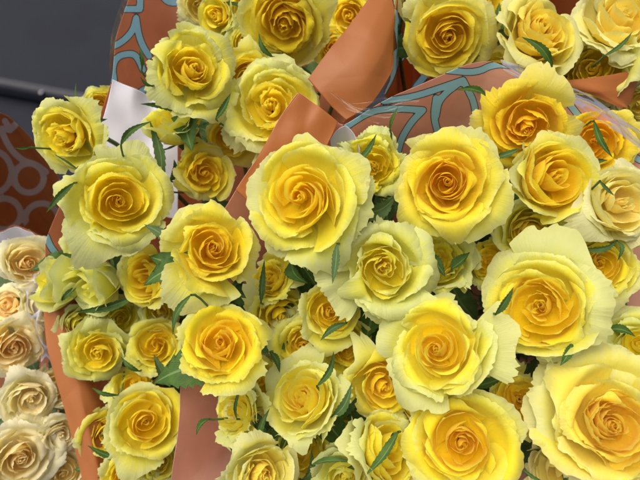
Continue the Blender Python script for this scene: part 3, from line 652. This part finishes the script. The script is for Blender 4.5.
rose('B', 177, 131, 58, .368, -0.5, 1.1, 'half-open bud seen from the side below the lemon rose', opened=0.2, cup=.3, ruff=.7, pale=.55, warm=.1, seed=471, npet=22, nleaf=0)
rose('B', 230, 137, 56, .384, .1, .1, 'shaded golden rose behind two small dark leaves', opened=.8, ruff=.9, pale=.3, warm=.4, seed=481)
rose('B', 153, 277, 64, .378, -0.9, .0, 'small deep yellow rose turned to the left, beside the cream bud', opened=0.35, cup=.2, ruff=1., pale=0.42, warm=.25, seed=491)
rose('B', 103, 281, 66, .384, -1.0, -0.5, 'cream bud with smooth closed petals seen from the side', opened=0.1, cup=.3, ruff=.5, pale=.85, warm=0, seed=501, npet=20)
rose('B', 66, 284, 60, .390, -0.9, 0.1, 'greenish yellow bud next to the left rim of the wrap', opened=0.1, cup=.3, ruff=.5, pale=.75, warm=0, seed=511, npet=20)
rose('B', 98, 352, 68, .384, -.03, -.05, 'round lemon rose with a pale rim, lower left', opened=.8, ruff=.9, pale=0.62, warm=.1, seed=521)
rose('B', 156, 346, 66, .392, .1, -.1, 'bright yellow rose mostly behind a grey green leaf, lower left', opened=.8, ruff=.9, pale=0.55, warm=.15, seed=531)
rose('B', 146, 421, 88, .374, .12, -.1, 'large lemon rose with square pale outer petals, lower left', opened=.75, cup=.1, ruff=.8, pale=.58, warm=.2, seed=541)
rose('B', 110, 434, 62, .392, -.2, .0, 'small bright rose left of the square-petalled lemon rose', opened=.75, ruff=.9, pale=0.52, warm=.15, seed=551)
rose('B', 126, 478, 66, .380, 0, -.2, 'yellow rose at the bottom edge under the small bright rose', opened=.85, ruff=.8, pale=.5, warm=.15, seed=561)
rose('B', 88, 246, 42, .392, -.2, .2, 'small yellow bud hanging below the large lemon rose by the lining', opened=.4, cup=.2, ruff=.8, pale=.45, warm=.1, seed=571, npet=22)
rose('B', 350, 17, 52, .392, .1, .0, 'small golden rose at the top edge beside the orange flap', opened=.7, ruff=.8, pale=.4, warm=.35, seed=581)
rose('B', 219, 16, 42, .400, 0, .1, 'small yellow bud above the lemon rose at the top edge', opened=.4, ruff=.9, pale=.5, warm=.2, seed=591, npet=22)
rose('B', 246, 46, 42, .402, 0, .1, 'small pale rose between the lemon rose and the wide open golden rose', opened=.7, ruff=1., pale=.65, warm=.1, seed=601)
rose('B', 333, 48, 48, .398, .1, 0, 'dull golden rose in the shade of the orange flap', opened=.8, ruff=.9, pale=.3, warm=.4, seed=611)
rose('B', 101, 104, 34, .420, -.2, 0, 'blurred yellow rose glimpsed left of the white lining', opened=.7, ruff=.8, pale=.45, warm=.1, seed=621, nleaf=0)
rose('B', 200, 4, 46, .412, 0, 0, 'dull brownish cream rose at the top edge beside the salmon wrap', opened=.7, ruff=.9, pale=.8, warm=.5, peach=.4, seed=631)
rose('B', 246, 6, 44, .410, 0, 0, 'pale cream rose at the top edge left of the wide open golden rose', opened=.7, ruff=.9, pale=.8, warm=.2, peach=.2, seed=641)
rose('B', 78, 322, 40, .398, -.1, 0, 'small greenish rose between the cream bud and the round lemon rose', opened=.5, ruff=.9, pale=0.8, warm=0, seed=651, npet=22)
rose('B', 160, 312, 40, .402, 0, .1, 'small olive rose under the deep yellow left-facing rose', opened=.7, ruff=1., pale=0.8, warm=.1, seed=661)
rose('B', 133, 385, 44, .395, 0, .1, 'yellow rose peeping over the top of the square-petalled lemon rose', opened=.7, ruff=1., pale=.5, warm=.2, seed=671)
rose('B', 120, 318, 44, .405, 0, .1, 'small shaded rose deep in the left bouquet under the green leaf', opened=.7, ruff=1., pale=0.8, warm=.1, seed=681)
rose('B', 160, 462, 56, .390, 0, -.2, 'pale rose under the square-petalled lemon rose at the bottom', opened=.8, ruff=.9, pale=.72, warm=.1, seed=691)
# ---- the top right bouquet
rose('D', 447, 36, 92, .348, .0, -.25, 'golden rose at the top, left end of the top right bouquet', opened=.9, ruff=.7, pale=.42, warm=.5, npet=36, seed=701)
rose('D', 540, 34, 100, .342, 0.3, 0.22, 'tall yellow rose with blush cream outer petals at the top edge', opened=0.72, cup=.25, ruff=0.6, pale=.55, warm=.5, peach=.1, seed=711, npet=34, loose=0.3)
rose('D', 620, 22, 92, .350, 0.3, 0.55, 'cream sided rose cut by the top right corner', opened=0.68, cup=.25, ruff=.6, pale=.72, warm=.5, peach=.2, seed=721, loose=0.3)
rose('D', 594, 70, 80, .362, -.1, .1, 'pale yellow rose partly behind the orange flap at the right', opened=.6, cup=.1, ruff=.8, pale=.68, warm=.3, seed=731)
rose('D', 478, 2, 70, .366, 0, .1, 'golden rose cut by the top edge, behind the golden and tall roses', opened=.85, ruff=.8, pale=.4, warm=.4, seed=741)
rose('D', 640, 104, 46, .372, 0, 0, 'cream petals of a rose at the right edge below the orange flap', opened=.7, ruff=.9, pale=.8, warm=.4, peach=.2, seed=751)
rose('D', 420, 2, 44, .378, -.1, 0, 'dull brownish rose at the top edge inside the orange wrap', opened=.7, ruff=.9, pale=.6, warm=.7, peach=.2, seed=761)
rose('D', 505, 75, 56, .372, 0, -.1, 'small shaded rose low between the golden and tall roses', opened=.7, ruff=.9, pale=.5, warm=.4, seed=771)
# ---- the cream roses at the far left
rose('C', 27, 264, 62, .418, .1, 0, 'cream rose with a peach heart just below the white lining', opened=.85, ruff=.7, pale=0.5, warm=.2, peach=.95, seed=801, hr=2.0)
rose('C', 14, 346, 66, .410, -.1, 0, 'apricot cream rose cut by the left edge', opened=.8, ruff=.7, pale=0.3, warm=.2, peach=1., seed=811, hr=2.0)
rose('C', 30, 398, 62, .412, 0, 0, 'ivory rose in the middle of the cream bunch', opened=.75, ruff=.8, pale=.7, warm=.2, peach=1., seed=821, hr=2.0)
rose('C', 60, 434, 46, .420, .1, 0, 'small ivory rose against the orange rim of the next wrap', opened=.75, ruff=.8, pale=.7, warm=.2, peach=1., seed=831, hr=2.0)
rose('C', 20, 458, 84, .400, 0, -.2, 'wide ivory rose with a buttery heart in the bottom left corner', opened=.9, ruff=.8, pale=.62, warm=.3, peach=1., seed=841, hr=2.0)
rose('C', 8, 306, 46, .424, 0, 0, 'small peach rose at the left edge above the apricot rose', opened=.8, ruff=.8, pale=0.3, warm=.2, peach=1., seed=851, hr=2.0)
rose('C', 42, 302, 44, .432, 0, 0, 'greenish cream rose behind the shiny clear film', opened=.7, ruff=.8, pale=.8, warm=.1, peach=.9, seed=861, hr=2.0)
rose('C', 54, 386, 48, .430, .1, 0, 'cream rose under the film, above the small ivory rose', opened=.7, ruff=.8, pale=.75, warm=.1, peach=1., seed=871, hr=2.0)
rose('C', 64, 474, 48, .425, .1, 0, 'pale rose petals at the bottom edge beside the orange strip', opened=.7, ruff=.8, pale=.75, warm=.1, peach=.9, seed=881)

# ---- leaves one can see between and over the flowers
for L_ in [(104, 131, 72, 81, 6, 1, .1), (30, 147, 15, 148, 4, 1, 0), (80, 171, 52, 154, 3, 1, .2), (121, 145, 150, 121, 9, 1, .05), (184, 112, 140, 104, 9, 1, .05), (161, 184, 152, 121, 15, 1, .5),
           (142, 68, 141, 46, 6, 1, 0), (152, 86, 140, 77, 5, 1, .1), (273, 57, 257, 34, 8, 1, 0), (250, 11, 221, 3, 5, 1, .1), (216, 119, 231, 93, 9, 1, .1), (220, 124, 243, 128, 7, 1, 0), (172, 243, 144, 224, 15, 1, .7),
           (74, 183, 46, 213, 9, 1, .1), (76, 245, 91, 237, 7, 1, 0), (86, 264, 58, 252, 6, 1, .1), (134, 297, 75, 311, 12, 1, .1), (76, 287, 58, 302, 8, 1, .2), (191, 295, 172, 335, 9, 1, .1),
           (84, 384, 65, 402, 9, 1, .1), (118, 395, 91, 387, 6, 1, 0), (126, 461, 87, 445, 9, 1, 0), (102, 436, 109, 427, 5, 1, .1), (168, 384, 154, 354, 13, 1, .5), (139, 371, 121, 357, 7, 1, .1),
           (209, 419, 195, 434, 8, 1, 0), (237, 419, 242, 382, 5, 1, .1), (262, 441, 269, 410, 9, 1, .1), (291, 470, 286, 438, 5, 1, .1), (301, 480, 313, 453, 13, 1, .4), (317, 386, 334, 350, 9, 1, .1),
           (332, 417, 351, 384, 13, 1, .35), (312, 465, 355, 462, 8, 1, .1), (338, 428, 370, 407, 14, 0, 0), (424, 258, 446, 276, 18, 1, .2), (452, 268, 470, 252, 14, 1, .1), (292, 262, 306, 284, 18, 1, 0), (318, 352, 300, 372, 10, 0, 0), (352, 432, 366, 418, 13, 1, 0), (572, 344, 560, 366, 12, 1, 0), (606, 330, 636, 336, 12, 1, 0), (568, 214, 588, 236, 12, 1, .2), (270, 352, 280, 372, 10, 1, 0), (398, 432, 364, 475, 12, 1, .1), (431, 409, 436, 394, 8, 1, 0), (346, 323, 320, 341, 10, 1, .25),
           (261, 302, 265, 260, 9, 1, .3), (337, 244, 332, 284, 11, 1, .6), (358, 212, 399, 195, 24, 1, .55), (355, 164, 377, 134, 9, 1, .1), (390, 130, 397, 106, 5, 1, 0), (316, 234, 333, 262, 17, 0, .6),
           (486, 95, 456, 90, 9, 1, 0), (494, 29, 499, 1, 9, 1, .1), (552, 67, 522, 37, 12, 1, 0), (604, 56, 633, 31, 6, 1, .2), (594, 121, 613, 158, 9, 1, 0), (579, 160, 608, 160, 10, 1, .2), (600, 181, 615, 196, 5, 1, .2),
           (493, 158, 521, 147, 9, 1, .3), (546, 140, 582, 149, 9, 1, .2), (584, 249, 619, 242, 9, 1, .3), (617, 241, 619, 260, 6, 1, .2), (496, 314, 515, 288, 10, 1, 0), (550, 250, 556, 221, 5, 1, .2),
           (600, 322, 645, 342, 18, 0, 0), (530, 402, 569, 383, 10, 1, .35), (538, 446, 547, 421, 16, 1, 0), (521, 468, 546, 483, 5, 1, .1), (470, 387, 507, 376, 14, 0, .1), (455, 258, 492, 238, 15, 0, .3),
           (420, 250, 440, 232, 14, 0, .3), (300, 262, 318, 290, 18, 0, 0), (285, 250, 300, 275, 16, 0, 0), (420, 300, 400, 285, 12, 0, .1), (590, 230, 612, 245, 12, 0, .1), (570, 370, 590, 350, 12, 0, .1),
           (470, 65, 489, 42, 14, 0, .3), (560, 52, 590, 42, 12, 0, .3), (142, 312, 175, 302, 12, 0, 0), (110, 392, 128, 410, 9, 0, .1), (170, 180, 175, 160, 12, 0, .4), (236, 20, 240, 48, 8, 0, .1)]:
    leaf(*L_[:5], front=L_[5], grey=L_[6])
